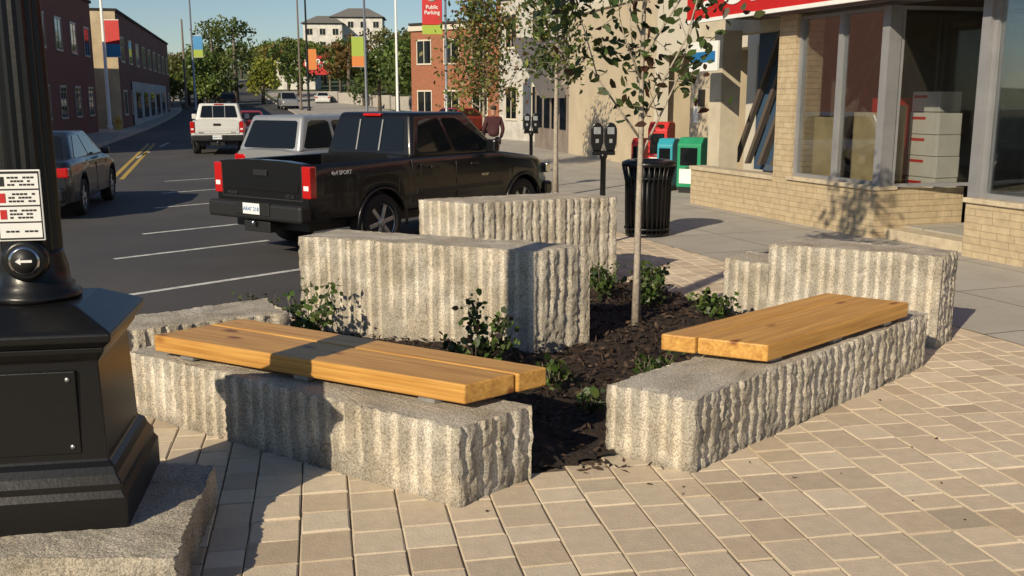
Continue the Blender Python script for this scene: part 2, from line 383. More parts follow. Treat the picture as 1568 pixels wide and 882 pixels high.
# ------------------------------------------------------------ leaves
def leafmesh(name,parent,centers,sizes,cols,flat=0.0,shape=4,aspect=.55):
    n=len(centers); c=np.asarray(centers,float); s=np.asarray(sizes,float)[:,None]
    a=rng.normal(size=(n,3)); a[:,2]*=(1-flat*.85); a/=np.linalg.norm(a,axis=1)[:,None]
    b=rng.normal(size=(n,3)); b[:,2]*=(1-flat*.85); b=b-(a*b).sum(1)[:,None]*a; b/=np.linalg.norm(b,axis=1)[:,None]
    nrm=np.cross(a,b)
    if shape==4: off_=[(-.5,0,0),(0,-aspect/2,.08),(.5,0,0),(0,aspect/2,.08)]
    else: off_=[(-.5,0,0),(-.2,-aspect*.5,.10),(.2,-aspect*.38,.08),(.5,0,-.05),(.2,aspect*.38,.08),(-.2,aspect*.5,.10)]
    k=len(off_); V=np.zeros((n,k,3))
    for i,(p,q,r) in enumerate(off_): V[:,i]=c+a*s*p+b*s*q+nrm*s*r
    V=V.reshape(-1,3)
    me=bpy.data.meshes.new(name); me.vertices.add(n*k); me.vertices.foreach_set('co',V.ravel())
    me.loops.add(n*k); me.loops.foreach_set('vertex_index',np.arange(n*k,dtype=np.int32))
    me.polygons.add(n); me.polygons.foreach_set('loop_start',np.arange(0,n*k,k,dtype=np.int32))
    try: me.polygons.foreach_set('loop_total',np.full(n,k,dtype=np.int32))
    except Exception: pass
    me.update(calc_edges=True)
    at=me.color_attributes.new('Col','FLOAT_COLOR','POINT'); cc=np.ones((n*k,4),np.float32); cc[:,:3]=np.repeat(np.asarray(cols)[:,:3],k,axis=0); at.data.foreach_set('color',cc.ravel())
    me.materials.append(M_leaf)
    o=bpy.data.objects.new(name,me); return link(o,parent)
def pick(pal,n,var=.25):
    p=np.array(pal)[rng.integers(0,len(pal),n)]; return p*rng.uniform(1-var,1+var,(n,1))
G1=[(.045,.085,.02),(.06,.10,.025),(.035,.06,.018),(.08,.11,.03)]
G2=[(.13,.18,.04),(.18,.20,.045),(.10,.14,.03),(.22,.21,.05)]
NEAR=G1*3+[(.06,.07,.02),(.07,.045,.02),(.09,.035,.02)]
def tree(name,base,h,tr,zs,rad,nleaf,ls,pal,seed,bark=M_barkp,nb=14,upr=(.7,1.5),shape=4,spread=.16,lean=(0,0),sub=6):
    rs=random.Random(seed); r=root(name); B=Vector(base); paths=[]
    top=B+Vector((lean[0],lean[1],h*.93))
    tp=[B.lerp(top,t)+Vector((rs.gauss(0,.006),rs.gauss(0,.006),0))*h*.3*t for t in np.linspace(0,1,9)]
    paths.append((tp,[tr*(1-.8*t) if t>0 else tr*1.3 for t in np.linspace(0,1,9)]))
    tips=[]
    for i in range(nb):
        t=zs/h+(1-zs/h)*(i/nb)**1.1
        ft=min(t*8,7.9); k=int(ft); st=tp[k].lerp(tp[k+1],ft-k)
        a=i*2.4+rs.random(); rr=rad*(1-.55*((t-zs/h)/(1-zs/h)))*rs.uniform(.6,1.1); up=rr*rs.uniform(*upr)
        end=st+Vector((math.cos(a)*rr,math.sin(a)*rr,up))
        mid=st.lerp(end,.5)+Vector((math.cos(a)*rr*.14,math.sin(a)*rr*.14,-up*.06))
        r0=tr*.42*(1-.5*t)
        pts=[st,st.lerp(mid,.5),mid,mid.lerp(end,.55)+Vector((rs.gauss(0,.03),rs.gauss(0,.03),.02))*rad,end]
        paths.append((pts,[r0,r0*.8,r0*.6,r0*.4,r0*.2]))
        for q in range(sub):
            s0=pts[1+q%4]; e=s0+Vector((rs.gauss(0,1),rs.gauss(0,1),rs.gauss(.5,.6)))*rad*.3
            paths.append(([s0,s0.lerp(e,.5)+Vector((0,0,.02)),e],[r0*.3,r0*.22,r0*.12])); tips.append(e); tips.append(s0.lerp(e,.55))
        tips.append(end)
    tips.append(tp[8])
    tubes('trunk_and_limbs',r,bark,paths,6)
    tips=np.array([tuple(t) for t in tips])
    w=rng.uniform(.3,1,len(tips)); w[rng.random(len(tips))<.25]=.05; idx=rng.choice(len(tips),nleaf,p=w/w.sum())
    C=tips[idx]+rng.normal(size=(nleaf,3))*spread*rad
    sh=rng.uniform(.6,1.25,len(tips))[idx][:,None]
    leafmesh('crown',r,C,rng.uniform(.7,1.3,nleaf)*ls,pick(pal,nleaf)*sh,shape=shape)
    return r
tree('young_maple_tree',(1.02,7.9,.05),4.4,.032,1.5,.56,1600,.09,NEAR,3,nb=16,shape=6,spread=.17,upr=(1.8,2.8),sub=4)
tree('street_tree',(.85,19.3,0),6.2,.055,2.2,.62,2500,.12,G2+G1,5,nb=20,spread=.25)
tree('street_tree',(-.75,26.5,0),4.6,.055,1.6,.98,2900,.14,G2+[(.26,.13,.05)],9,nb=20,spread=.25)
# shrubs
def shrub(pos,rad,h,n,ls,pal,seed):
    rs=random.Random(seed); r=root('shrub'); paths=[];C=[]
    for i in range(14):
        a=rs.random()*6.28; q=rs.random()**.5*rad; e=Vector(pos)+Vector((math.cos(a)*q,math.sin(a)*q,h*rs.uniform(.5,1.1)))
        m=Vector(pos).lerp(e,.5)+Vector((math.cos(a),math.sin(a),0))*.03
        paths.append(([Vector(pos),m,e],[.006,.004,.002]))
        for k in range(n//14):
            t=rs.uniform(.35,1.05); p=Vector(pos).lerp(e,t)+Vector((rs.gauss(0,.035),rs.gauss(0,.035),rs.gauss(0,.03))); C.append(tuple(p))
    tubes('stems',r,M_bark,paths,4)
    leafmesh('foliage',r,C,rng.uniform(.6,1.3,len(C))*ls,pick(pal,len(C),.35),shape=6,aspect=.75)
SG=[(.06,.11,.02),(.09,.15,.03),(.045,.08,.018),(.12,.16,.04),(.03,.05,.015)]
for i,(x,y,rad,h,n) in enumerate([(-1.55,7.35,.2,.40,260),(-1.95,7.45,.16,.36,140),(-.25,6.55,.26,.40,400),(.28,6.2,.1,.14,90),(.85,9.0,.2,.3,300),(1.25,8.7,.2,.24,280),(1.7,8.2,.22,.22,300),(.95,6.4,.14,.15,110),(.45,5.7,.1,.12,60),(1.35,9.4,.18,.25,220)]):
    shrub((x,y,.06),rad,h,n,.05,SG if i!=2 else SG+[(.03,.02,.015)],i)
# mulch bed
v=[];f=[];gx=np.arange(-2.9,3.3,.05);gy=np.arange(4.6,11,.05)
for y in gy:
    for x in gx: v.append((x,y,.015+.05*noise.noise(Vector((x*3,y*3,0)))+.025*noise.noise(Vector((x*14,y*14,2)))+.05*math.exp(-((x-.9)**2+(y-8)**2)/1.5)))
n_=len(gx)
for j in range(len(gy)-1):
    for i in range(n_-1):
        if inpoly(gx[i]+.025,gy[j]+.025,BED): f.append((j*n_+i,j*n_+i+1,(j+1)*n_+i+1,(j+1)*n_+i))
mk('mulch_bed',v,f,M_mulch,smooth=False)
C=[]
while len(C)<9000:
    x=random.uniform(-2.6,3.1);y=random.uniform(4.7,10.8)
    if inpoly(x,y,BED): C.append((x,y,.03+.05*noise.noise(Vector((x*3,y*3,0)))+.05*math.exp(-((x-.9)**2+(y-8)**2)/1.5)+random.uniform(0,.02)))
for k in range(60): C.append((random.gauss(.35,.25),4.9+random.gauss(0,.06),.006))
o=leafmesh('mulch_chips',None,C,rng.uniform(.03,.08,len(C)),pick([(.035,.02,.013),(.05,.03,.018),(.02,.013,.01),(.09,.055,.035)],len(C)),flat=.75,aspect=.35)
o.data.materials[0]=M_chip
C=[]
for k in range(90):
    x=random.uniform(-2,4.2);y=random.uniform(3.2,8.5)
    if not inpoly(x,y,BED): C.append((x,y,.008))
leafmesh('fallen_leaves',None,C,rng.uniform(.015,.035,len(C)),pick([(.10,.06,.025),(.16,.10,.04),(.07,.05,.02)],len(C)),flat=1.0,aspect=.6,shape=6)
# ------------------------------------------------------------ lamp post
LP=root('street_lamp'); Mx=Matrix.Translation((-1.97,4.0,-.114))@Matrix.Rotation(math.radians(10),4,'Z')@Matrix.Diagonal((1,1,1.065,1))
def sq(name,levels,m=M_blackp,bev=.006,parent=LP,M=Mx):
    v=[];f=[]
    for h,z in levels: v+=[(-h,-h,z),(h,-h,z),(h,h,z),(-h,h,z)]
    for j in range(len(levels)-1):
        for k in range(4): k2=(k+1)%4; f.append((j*4+k,j*4+k2,j*4+4+k2,j*4+4+k))
    f.append((3,2,1,0)); e=4*(len(levels)-1); f.append((e,e+1,e+2,e+3))
    return mk(name,v,f,m,parent,M=M,bevel=bev)
sq('pedestal',[(.37,.295),(.37,.42),(.355,.445),(.355,.47),(.335,.50),(.325,.53),(.30,.55),(.285,.93),(.30,.95),(.315,.97),(.32,.99)])
sq('pedestal_cap',[(.325,.992),(.355,1.02),(.355,1.045),(.335,1.06),(.20,1.125),(.16,1.13)])
box('access_panel',LP,M_blackp,(-.20,-.304,.58),(.20,-.28,.9),Mx,bevel=.004)
for sx in (-.17,.17):
    for sz in (.61,.87):
        lathe('bolt',LP,M_steel,[(.009,0),(.009,.006)],8,M=Mx@Matrix.Translation((sx,-.304,sz))@Matrix.Rotation(math.pi/2,4,'X'))
lathe('pole_base',LP,M_blackp,[(.17,1.128),(.175,1.14),(.175,1.155),(.15,1.165),(.15,1.185),(.135,1.195),(.13,1.25),(.118,1.30),(.115,1.32)],32,M=Mx)
lathe('pole_shaft',LP,M_blackp,[(.116,1.30),(.112,1.9),(.108,2.6),(.08,4.3)],40,M=Mx,flute=1,smooth=False)
lathe('lantern',LP,M_white,[(.08,4.3),(.2,4.45),(.22,4.8),(.12,5.0),(.02,5.15)],20,M=Mx)
sg=Matrix.Translation((-1.965,4.0,-.02))@Matrix.Rotation(math.radians(12),4,'Z')
box('sign_plate',LP,M_white,(-.088,-.150,1.365),(.085,-.142,1.645),sg,bevel=.003)
box('sign_border',LP,M_black,(-.082,-.1515,1.371),(.079,-.150,1.639),sg)
SGc=sg@Matrix.Translation((-.0015,0,.006))
for i in range(4):
    z0=1.372+i*.0645
    box('sign_panel',LP,M_white,(-.077,-.1535,z0),(.077,-.1515,z0+.058),SGc)
    if i>0: box('sign_symbol',LP,M_red if i in(1,2) else M_black,(-.07,-.155,z0+.01),(-.046,-.1535,z0+.047),SGc)
    for k in range(3 if i>0 else 1):
        zz=z0+(.012+k*.014 if i>0 else .022)
        x0=-.035 if i>0 else -.055; x1=.065 if k!=1 else .05
        n=7
        for q in range(n):
            if (q*3+i+k)%5==4: continue
            a_=x0+(x1-x0)*q/n; box('sign_text',LP,M_black,(a_,-.155,zz),(a_+(x1-x0)/n*.78,-.1535,zz+.007),SGc)
box('sign_bracket',LP,M_black,(-.05,-.142,1.38),(.05,-.10,1.62),sg)
pb=sg@Matrix.Translation((.0,-.105,1.285))@Matrix.Rotation(math.pi/2,4,'X')
lathe('button_housing',LP,M_blackp,[(.085,-.01),(.085,.035),(.075,.05),(.066,.052)],32,M=pb)
lathe('button_ring',LP,M_chrome,[(.058,.052),(.058,.058),(.040,.058)],32,M=pb)
lathe('button_face',LP,M_black,[(.050,.058),(.050,.0605)],32,M=pb)
mk('button_arrow',[(-.032,0,.063),(-.012,.014,.063),(-.012,.005,.063),(.03,.005,.063),(.03,-.005,.063),(-.012,-.005,.063),(-.012,-.014,.063)],[(0,6,5,4,3,2,1)],M_white,LP,M=pb)
# ------------------------------------------------------------ vehicles
def paint(name,col,metal=.0,rough=.3,coat=.6): return mat(name,col,rough,metal=metal,coat=coat,ns=2,na=.05,spec=.35)
def body(parent,M,mt,L,hw,zb,ztf,axles,r,bed=None,rt=.05,ft=.14,name='body'):
    ys=set(np.round(np.linspace(0,L,60),3))
    R=r+.065
    for a in axles:
        for k in range(25): ys.add(round(a+R*math.cos(math.pi*k/24),4))
    if bed: 
        for b in bed: ys.update([b-.004,b+.004])
    ys=sorted(ys); v=[];n=10
    for y in ys:
        w=hw-rt*max(0,1-y/.3)**2-ft*max(0,1-(L-y)/.7)**2
        z0=zb+.06*max(0,1-(L-y)/.4)
        for a in axles:
            if abs(y-a)<R: z0=max(z0,r+math.sqrt(max(0,R*R-(y-a)**2)))
            w+=.022*max(0,1-abs(y-a)/(R+.18))**.5
        zt=ztf(y); zi=zt+.03
        inbed=bed and bed[0]<y<bed[1]
        s1=max(z0+.05,zb+.22); s2=max(s1+.02,zt-.2)
        pts=[(w-.05,z0),(w-.012,z0+.03),(w,s1),(w-.004,s2),(w-.02,zt-.09),(w-.05,zt-.025),(w-.085,zt)]
        if inbed: pts+=[(w-.12,zt-.01),(w-.13,.72),(0,.72)]
        else: pts+=[(w-.2,zt+.012),(w*.5,zi),(0,zi+.006)]
        v+=[(x,y,z) for x,z in pts]
    f=[]
    m=len(ys)
    for i in range(m-1):
        for k in range(n-1): f.append((i*n+k,(i+1)*n+k,(i+1)*n+k+1,i*n+k+1))
    nv=len(v); v2=[(-x,y,z) for x,y,z in v]; f2=[tuple(nv+q for q in reversed(t)) for t in f]
    caps=[tuple([k for k in range(n)]+[nv+k for k in reversed(range(n-1))])]
    e=(m-1)*n; caps.append(tuple(reversed([e+k for k in range(n)]+[nv+e+k for k in reversed(range(n-1))])))
    o=mk(name,v+v2,f+f2+caps,mt,parent,M=M,smooth=True)
    for p in list(o.data.polygons)[-2:]: p.use_smooth=False
    em=o.modifiers.new('e','EDGE_SPLIT'); em.split_angle=math.radians(40)
    return o
def wheel(parent,M,x,y,r,w=.24,side=1,rimc=M_steel):
    W=M@Matrix.Translation((x,y,r))@Matrix.Rotation(side*math.pi/2,4,'Y')
    lathe('tyre',parent,M_rub,[(r*.62,-w/2),(r*.93,-w/2),(r,-w/2+.04),(r,w/2-.04),(r*.94,w/2),(r*.66,w/2+.004),(r*.64,w/2-.02)],28,M=W)
    lathe('rim',parent,rimc,[(r*.3,w/2-.07),(r*.55,w/2-.05),(r*.645,w/2-.012),(r*.66,w/2-.004),(r*.64,w/2-.03)],28,M=W)
    lathe('rim_dark',parent,M_black,[(r*.56,w/2-.085),(r*.56,w/2-.045)],20,M=W)
    for k in range(6):
        box('spoke',parent,rimc,(-.032,r*.05,w/2-.045),(.032,r*.63,w/2-.012),W@Matrix.Rotation(k*math.pi/3+.2,4,'Z'),bevel=.01)
    lathe('hub',parent,rimc,[(r*.17,w/2-.05),(r*.17,w/2-.004),(r*.1,w/2+.004)],14,M=W)
def cab(parent,M,mt,yb,yt,wb,wt,zb,zt,panels,bev=.07):
    A=[(-wb,yb[0],zb),(wb,yb[0],zb),(wb,yb[1],zb),(-wb,yb[1],zb),(-wt,yt[0],zt),(wt,yt[0],zt),(wt,yt[1],zt),(-wt,yt[1],zt)]
    mk('cab',A,[(0,3,2,1),(4,5,6,7),(0,1,5,4),(1,2,6,5),(2,3,7,6),(3,0,4,7)],mt,parent,M=M,bevel=bev,seg=4,smooth=True)
    V=[Vector(a) for a in A]
    faces={'rear':(0,1,5,4),'front':(3,2,6,7),'right':(1,2,6,5),'left':(0,3,7,4)}
    for face,poly,mm in panels:
        b0,b1,t1,t0=[V[i] for i in faces[face]]
        nr=(b1-b0).cross(t0-b0).normalized()
        c=sum(V,Vector())/8
        if nr.dot(b0-c)<0: nr=-nr
        pts=[b0.lerp(b1,u).lerp(t0.lerp(t1,u),w)+nr*.007 for u,w in poly]
        inn=[p-nr*.02 for p in pts]; n=len(pts)
        mk('window',[tuple(p) for p in pts+inn],[tuple(range(n))]+[(i,(i+1)%n,n+(i+1)%n,n+i) for i in range(n)],mm,parent,M=M)
def R4(u0,u1,v0,v1,sl=0,sr=0,c=.03): return [(u0+c,v0),(u1-c,v0),(u1,v0+c*1.5),(u1-sr,v1-c*1.5),(u1-sr-c,v1),(u0+sl+c,v1),(u0+sl,v1-c*1.5),(u0,v0+c*1.5)]
def interp(P):
    def g(y):
        for i in range(len(P)-1):
            if y<=P[i+1][0]:
                t=(y-P[i][0])/(P[i+1][0]-P[i][0]); return P[i][1]*(1-t)+P[i+1][1]*t
        return P[-1][1]
    return g
def pickup(name,x,y,hd,col,z=-.13,detail=True):
    M=frame(x,y,-hd,z); p=root(name); L=5.35;hw=.93
    body(p,M,col,L,hw,.50,interp([(0,1.22),(1.95,1.23),(3.9,1.22),(4.15,1.20),(5.0,1.10),(5.25,1.0),(5.35,.85)]),(1.25,4.5),.39,bed=(.12,1.82))
    box('bed_liner',p,M_black,(-.8,.14,.73),(.8,1.8,.76),M)
    box('chassis',p,M_black,(-.70,.15,.36),(.70,5.1,.95),M)
    gl=M_tint
    cab(p,M,col,(1.93,4.05),(2.10,3.30),.86,.70,1.20,1.83,[
      ('rear',R4(.09,.91,.16,.86),gl),
      ('right',R4(.06,.44,.13,.86,.045,.0),gl),('right',R4(.48,.93,.13,.86,0,.18),gl),
      ('left',R4(.06,.44,.13,.86,.045,.0),gl),('left',R4(.48,.93,.13,.86,0,.18),gl),
      ('front',R4(.05,.95,.06,.93),gl)])
    for sx in(-.22,.22):
        mk('rear_window_divider',[(sx-.012,1.955,1.30),(sx+.012,1.955,1.30),(sx+.012,2.065,1.73),(sx-.012,2.065,1.73)],[(0,1,2,3)],M_alu,p,M=M@Matrix.Translation((0,-.012,0)))
    for a in (1.25,4.5):
        wheel(p,M,.80,a,.39,.26,1); wheel(p,M,-.80,a,.39,.26,-1)
    for a in (1.25,4.5):
        for sx in (1,-1):
            pts=[(sx*.945,a+.465*math.cos(t),.39+.465*math.sin(t)) for t in np.linspace(-.15,math.pi+.15,18)]
            tubes('arch_flare',p,M_black if col.name!='truck_black' else col,[([M@Vector(q) for q in pts],[.022]*18)],6)
    box('rear_bumper',p,M_black,(-.90,-.16,.50),(.90,.03,.72),M,bevel=.04,seg=3)
    box('bumper_step',p,M_black,(-.33,-.175,.56),(.33,-.13,.725),M,bevel=.01)
    box('tow_hitch',p,M_black,(-.25,-.10,.34),(.25,.02,.48),M,bevel=.01)
    lathe('tow_ball',p,M_chrome,[(.01,.42),(.03,.44),(.03,.48),(.01,.5)],10,M=M@Matrix.Translation((0,-.15,0)))
    box('licence_plate',p,M_white,(-.16,-.185,.575),(.16,-.176,.715),M,bevel=.004)
    text('plate_number',p,M_blue,'AR47 218',.075,M@Matrix.Translation((0,-.187,.64))@UP,.001)
    for sx in(1,-1):
        a_,b_=sorted((sx*.775,sx*.925)); box('tail_light',p,M_tail,(a_,-.014,.80),(b_,.10,1.20),M,bevel=.015)
        box('reverse_light',p,M_white,(a_+.03,-.018,.90),(b_-.03,0,.96),M,bevel=.006)
        a_,b_=sorted((sx*.90,sx*1.08)); box('mirror',p,col,(a_,3.55,1.22),(b_,3.67,1.42),M,bevel=.03)
        for yy in (2.35,3.25):
            a_,b_=sorted((sx*.925,sx*.955)); box('door_handle',p,M_black,(a_,yy-.1,1.06),(b_,yy+.08,1.095),M,bevel=.008)
        for yy in (2.05,2.83,3.95):
            a_,b_=sorted((sx*.90,sx*.9325)); box('door_gap',p,M_rub,(a_,yy-.005,.56),(b_,yy+.005,1.13),M)
        a_,b_=sorted((sx*.90,sx*.940)); box('side_moulding',p,M_black,(a_,1.95,.72),(b_,3.95,.78),M,bevel=.006)
        a_,b_=sorted((sx*.62,sx*.9)); box('headlight',p,M_chrome,(a_,5.22,.82),(b_,5.34,.98),M,bevel=.02)
    box('bed_gap',p,M_rub,(.90,1.87,.6),(.931,1.885,1.2),M)
    box('tailgate_seam',p,M_rub,(-.77,-.004,.76),(.77,.006,.772),M)
    for sx in (-.765,.765): box('tailgate_seam',p,M_rub,(sx-.006,-.0045,.773),(sx+.006,.006,1.2),M)
    box('tailgate_panel',p,col,(-.70,-.010,.86),(.70,.0,.99),M,bevel=.01); box('tailgate_handle',p,M_black,(-.13,-.02,1.05),(.13,0,1.13),M,bevel=.01)
    text('tailgate_badge',p,M_chrome,'PICKUP',.055,M@Matrix.Translation((-.56,-.012,.81))@UP,.003); text('tailgate_badge',p,M_chrome,'DC V6',.055,M@Matrix.Translation((.55,-.012,.81))@UP,.003)
    side=M@Matrix.Translation((.935,.52,1.1))@Matrix.Rotation(math.pi/2,4,'Z')@UP
    text('bed_decal',p,M_white,'4x4 SPORT',.075,side,.001)
    text('door_badge',p,M_chrome,'PICKUP',.05,M@Matrix.Translation((.935,3.5,.9))@Matrix.Rotation(math.pi/2,4,'Z')@UP,.002)
    box('brake_light',p,M_tail,(-.17,2.05,1.775),(.17,2.12,1.815),M,bevel=.01)
    box('grille',p,M_black,(-.58,5.28,.72),(.58,5.37,1.0),M,bevel=.02); box('front_bumper',p,col,(-.88,5.2,.45),(.88,5.45,.68),M,bevel=.06)
    return p
M_tb=paint('truck_black',(.006,.006,.007),rough=.3,coat=.3)
pickup('pickup_truck',-3.22,12.65,math.radians(36),M_tb)
M_wh=paint('white_car_paint',(.62,.62,.60)); M_sv=paint('silver_car_paint',(.38,.39,.40),metal=.5,rough=.35); M_dk=paint('dark_car_paint',(.012,.014,.02),coat=.4); M_rd=paint('red_car_paint',(.35,.02,.02))
pickup('pickup_truck',-10.6,35.8,math.radians(-14),M_wh)
def car(name,x,y,hd,col,kind='sedan',z=-.13):
    M=frame(x,y,-hd,z); p=root(name)
    if kind=='sedan':
        L=4.65;hw=.89;r=.325;ax=(.98,3.65); zt=interp([(0,.92),(.1,.98),(.7,1.0),(3.3,.96),(4.2,.84),(4.5,.74),(4.65,.62)]); cb=((.55,3.55),(1.30,2.75),.80,.60,.95,1.43)
    else:
        L=4.55;hw=.90;r=.36;ax=(.9,3.6); zt=interp([(0,1.02),(.1,1.06),(3.4,1.05),(4.2,.97),(4.45,.85),(4.55,.7)]); cb=((.06,3.6),(.34,2.7),.84,.68,1.02,1.70)
    body(p,M,col,L,hw,.27,zt,ax,r,rt=.09)
    box('chassis',p,M_black,(-.66,.15,.2),(.66,L-.25,.8),M)
    g=M_tint
    cab(p,M,col,*cb,[('rear',R4(.08,.92,.10,.86),g),('front',R4(.05,.95,.05,.94),g)]+[(s,R4(a,b,.1,.87,c,d_),g) for s in('right','left') for a,b,c,d_ in (((.10,.48,.10,0),(.51,.93,0,.20)) if kind=='sedan' else ((.03,.27,.03,0),(.30,.60,0,0),(.63,.95,0,.2)))])
    for a in ax: wheel(p,M,.79,a,r,.2,1); wheel(p,M,-.79,a,r,.2,-1)
    for sx in (1,-1):
        a_,b_=sorted((sx*.56,sx*.86)); z1=.72 if kind=='sedan' else .80
        box('tail_light',p,M_tail,(a_,-.014,z1),(b_,.14,z1+.17),M,bevel=.03)
        a_,b_=sorted((sx*.86,sx*1.0)); box('mirror',p,col,(a_,cb[0][1]-.65,.98),(b_,cb[0][1]-.55,1.1),M,bevel=.03)
        a_,b_=sorted((sx*.55,sx*.8)); box('headlight',p,M_chrome,(a_,L-.22,.6),(b_,L-.06,.72),M,bevel=.03)
        for yy in (1.3,2.2,3.15): a_,b_=sorted((sx*.86,sx*.8925)); box('door_gap',p,M_rub,(a_,yy-.005,.36),(b_,yy+.005,.86),M)
    box('licence_plate',p,M_white,(-.16,-.02,.62),(.16,-.004,.74),M)
    box('rear_bumper',p,col,(-.78,-.08,.32),(.78,.06,.56),M,bevel=.05,seg=3)
    return p
car('suv',-4.7,18.9,math.radians(33),M_sv,'suv')
car('sedan_car',-8.2,16.2,math.radians(-12),M_dk,'sedan')
car('hatchback_car',-12.1,46,math.radians(-17),M_rd,'sedan')
car('suv',-30.6,108,math.radians(-18),M_dk,'suv',z=T(108)-.13)
car('suv',-24.5,108,math.radians(160),M_sv,'suv',z=T(108)-.13)
car('sedan_car',-22.3,118,math.radians(-10),M_wh,'sedan',z=T(118)-.13)
car('sedan_car',-3.9,52,math.radians(30),M_rd,'sedan',z=-.05)
# ------------------------------------------------------------ street furniture
b=root('litter_bin'); Mb=Matrix.Translation((1.9,13.75,0))
lathe('bin_liner',b,M_black,[(.25,.03),(.27,.95)],24,M=Mb)
lathe('bin_base',b,M_blackp,[(.30,.0),(.30,.05),(.28,.06)],28,M=Mb)
lathe('bin_rim',b,M_blackp,[(.36,.97),(.375,.99),(.37,1.03),(.30,1.06),(.2,1.05),(.2,1.0)],28,M=Mb)
for i in range(30):
    a=2*math.pi*i/30
    def P_(r,z): return Mb@Vector((r*math.cos(a),r*math.sin(a),z))
    tubes('slat',b,M_blackp,[([P_(.29,.03),P_(.30,.2),P_(.31,.75),P_(.36,.98)],[.014]*4)],4)
for z in (.1,.8): lathe('bin_hoop',b,M_blackp,[(.315,z),(.325,z),(.325,z+.03),(.315,z+.03)],28,M=Mb)
def meter(x,y):
    p=root('parking_meter'); M=Matrix.Translation((x,y,0))
    lathe('post',p,M_blackp,[(.06,0),(.06,.03),(.036,.05),(.036,1.12),(.05,1.14),(.05,1.18),(.03,1.2)],14,M=M)
    box('yoke',p,M_blackp,(-.15,-.03,1.17),(.15,.03,1.23),M,bevel=.01)
    for sx in(-.088,.088):
        prof=[(-.05,1.23),(.05,1.23),(.078,1.33),(.08,1.46)]+[(.08*math.cos(t),1.48+.11*math.sin(t)) for t in np.linspace(0,math.pi,10)]+[(-.08,1.46),(-.078,1.33)]
        n=len(prof)
        v=[(sx+a_,-.055,z) for a_,z in prof]+[(sx+a_,.055,z) for a_,z in prof]
        mk('meter_head',v,[tuple(range(n)),tuple(reversed(range(n,2*n)))]+[(i,n+i,n+(i+1)%n,(i+1)%n) for i in range(n)],M_blackp,p,M=M,bevel=.01)
        box('meter_display',p,M_steel,(sx-.045,-.062,1.44),(sx+.045,-.055,1.53),M,bevel=.01)
        box('meter_plate',p,M_alu,(sx-.02,-.060,1.33),(sx+.02,-.055,1.38),M)
meter(1.19,12.9); meter(.40,20.8)
def newsbox(name,x,y,w,dp,h,m,panel,hd=0,hood=False):
    p=root(name); M=frame(x,y,hd)
    prof=[(0,.12),(dp,.12),(dp,h*.96),(dp*.85,h),(dp*.25,h),(0,h*.88)]
    n=len(prof); v=[(-w/2,a_,z) for a_,z in prof]+[(w/2,a_,z) for a_,z in prof]
    mk('cabinet',v,[tuple(range(n)),tuple(reversed(range(n,2*n)))]+[(i,n+i,n+(i+1)%n,(i+1)%n) for i in range(n)],m,p,M=M,bevel=.02)
    box('plinth',p,M_black,(-w/2+.04,.04,0),(w/2-.04,dp-.04,.12),M)
    box('display_window',p,M_tint,(-w*.36,-.008,h*.5),(w*.36,.004,h*.82),M,bevel=.006)
    box('front_panel',p,panel,(-w*.38,-.006,.2),(w*.38,.004,h*.44),M,bevel=.004)
    box('handle',p,M_chrome,(-.06,-.03,h*.46),(.06,-.002,h*.48),M)
    box('side_label',p,panel,(-w/2-.004,.1,h*.3),(-w/2,dp-.1,h*.7),M)
newsbox('newspaper_box',3.55,19.9,.52,.5,1.12,M_green,M_white,math.radians(-35))
newsbox('newspaper_box',3.14,20.4,.34,.45,1.08,mat('teal_paint',(.03,.30,.38),.4),M_blue,math.radians(-30))
newsbox('newspaper_box',3.2,21.9,.46,.5,1.38,M_red,M_white,math.radians(-30))
newsbox('newspaper_box',2.85,22.6,.3,.4,1.0,M_red,M_white,math.radians(-30))
def polew(name,x,y,h,r,m,banners=(),z=None,arm=0):
    p=root(name); z=T(y) if z is None else z; M=Matrix.Translation((x,y,z))
    lathe('pole',p,m,[(r*1.6,0),(r*1.6,.25),(r,.3),(r*.65,h)],10,M=M)
    for (side,z0,z1,w,m1,m2) in banners:
        a_,b_=sorted((side*r,side*(r+w))); zm=z0+(z1-z0)*.35
        box('banner_top',p,m1,(a_,-.012,zm),(b_,.012,z1),M); box('banner_bottom',p,m2,(a_,-.012,z0),(b_,.012,zm),M)
        box('banner_arm',p,m,(min(0,side*(r+w)),-.02,z1),(max(0,side*(r+w)),.02,z1+.04),M); box('banner_arm',p,m,(min(0,side*(r+w)),-.02,z0-.04),(max(0,side*(r+w)),.02,z0),M)
    if arm:
        tubes('lamp_arm',p,m,[([M@Vector((0,0,h-.1)),M@Vector((arm*.5,0,h+.5)),M@Vector((arm,0,h+.6))],[r*.6,r*.5,r*.4])],6)
        box('lamp_head',p,M_alu,(arm-.35,-.15,h+.5),(arm+.35,.15,h+.65),M,bevel=.05)
    return p
polew('banner_pole',-24.2,60,9,.11,M_white,[(1,4.3,6.4,.85,M_red,M_cyan)])
polew('street_light',-31,98,11,.12,M_steel,[(1,5.2,7.2,.9,M_cyan,M_lime)],arm=1.5)
polew('utility_pole',-33.5,103,9,.14,M_bark)
polew('banner_pole',-12.2,84,12,.13,M_steel,[(-1,4.2,6.6,1.0,M_lime,M_orange)])
polew('utility_pole',-20.3,100,14,.12,M_black,[(1,4.0,6.0,.8,M_orange,M_orange)])
polew('street_light',-8.0,70,9,.10,M_white,arm=-1.2)
polew('utility_pole',-21.5,102,11,.12,M_bark)
polew('utility_pole',-34.5,90,7,.1,M_steel)
p=polew('parking_sign',-2.55,39,6.4,.06,M_steel)
Ms=Matrix.Translation((-2.72,38.9,0))
box('sign_board',p,M_red,(-.72,-.02,4.65),(.05,.02,6.3),Ms,bevel=.02); box('sign_lower',p,M_lime,(-.72,-.021,4.3),(.05,.02,4.64),Ms)
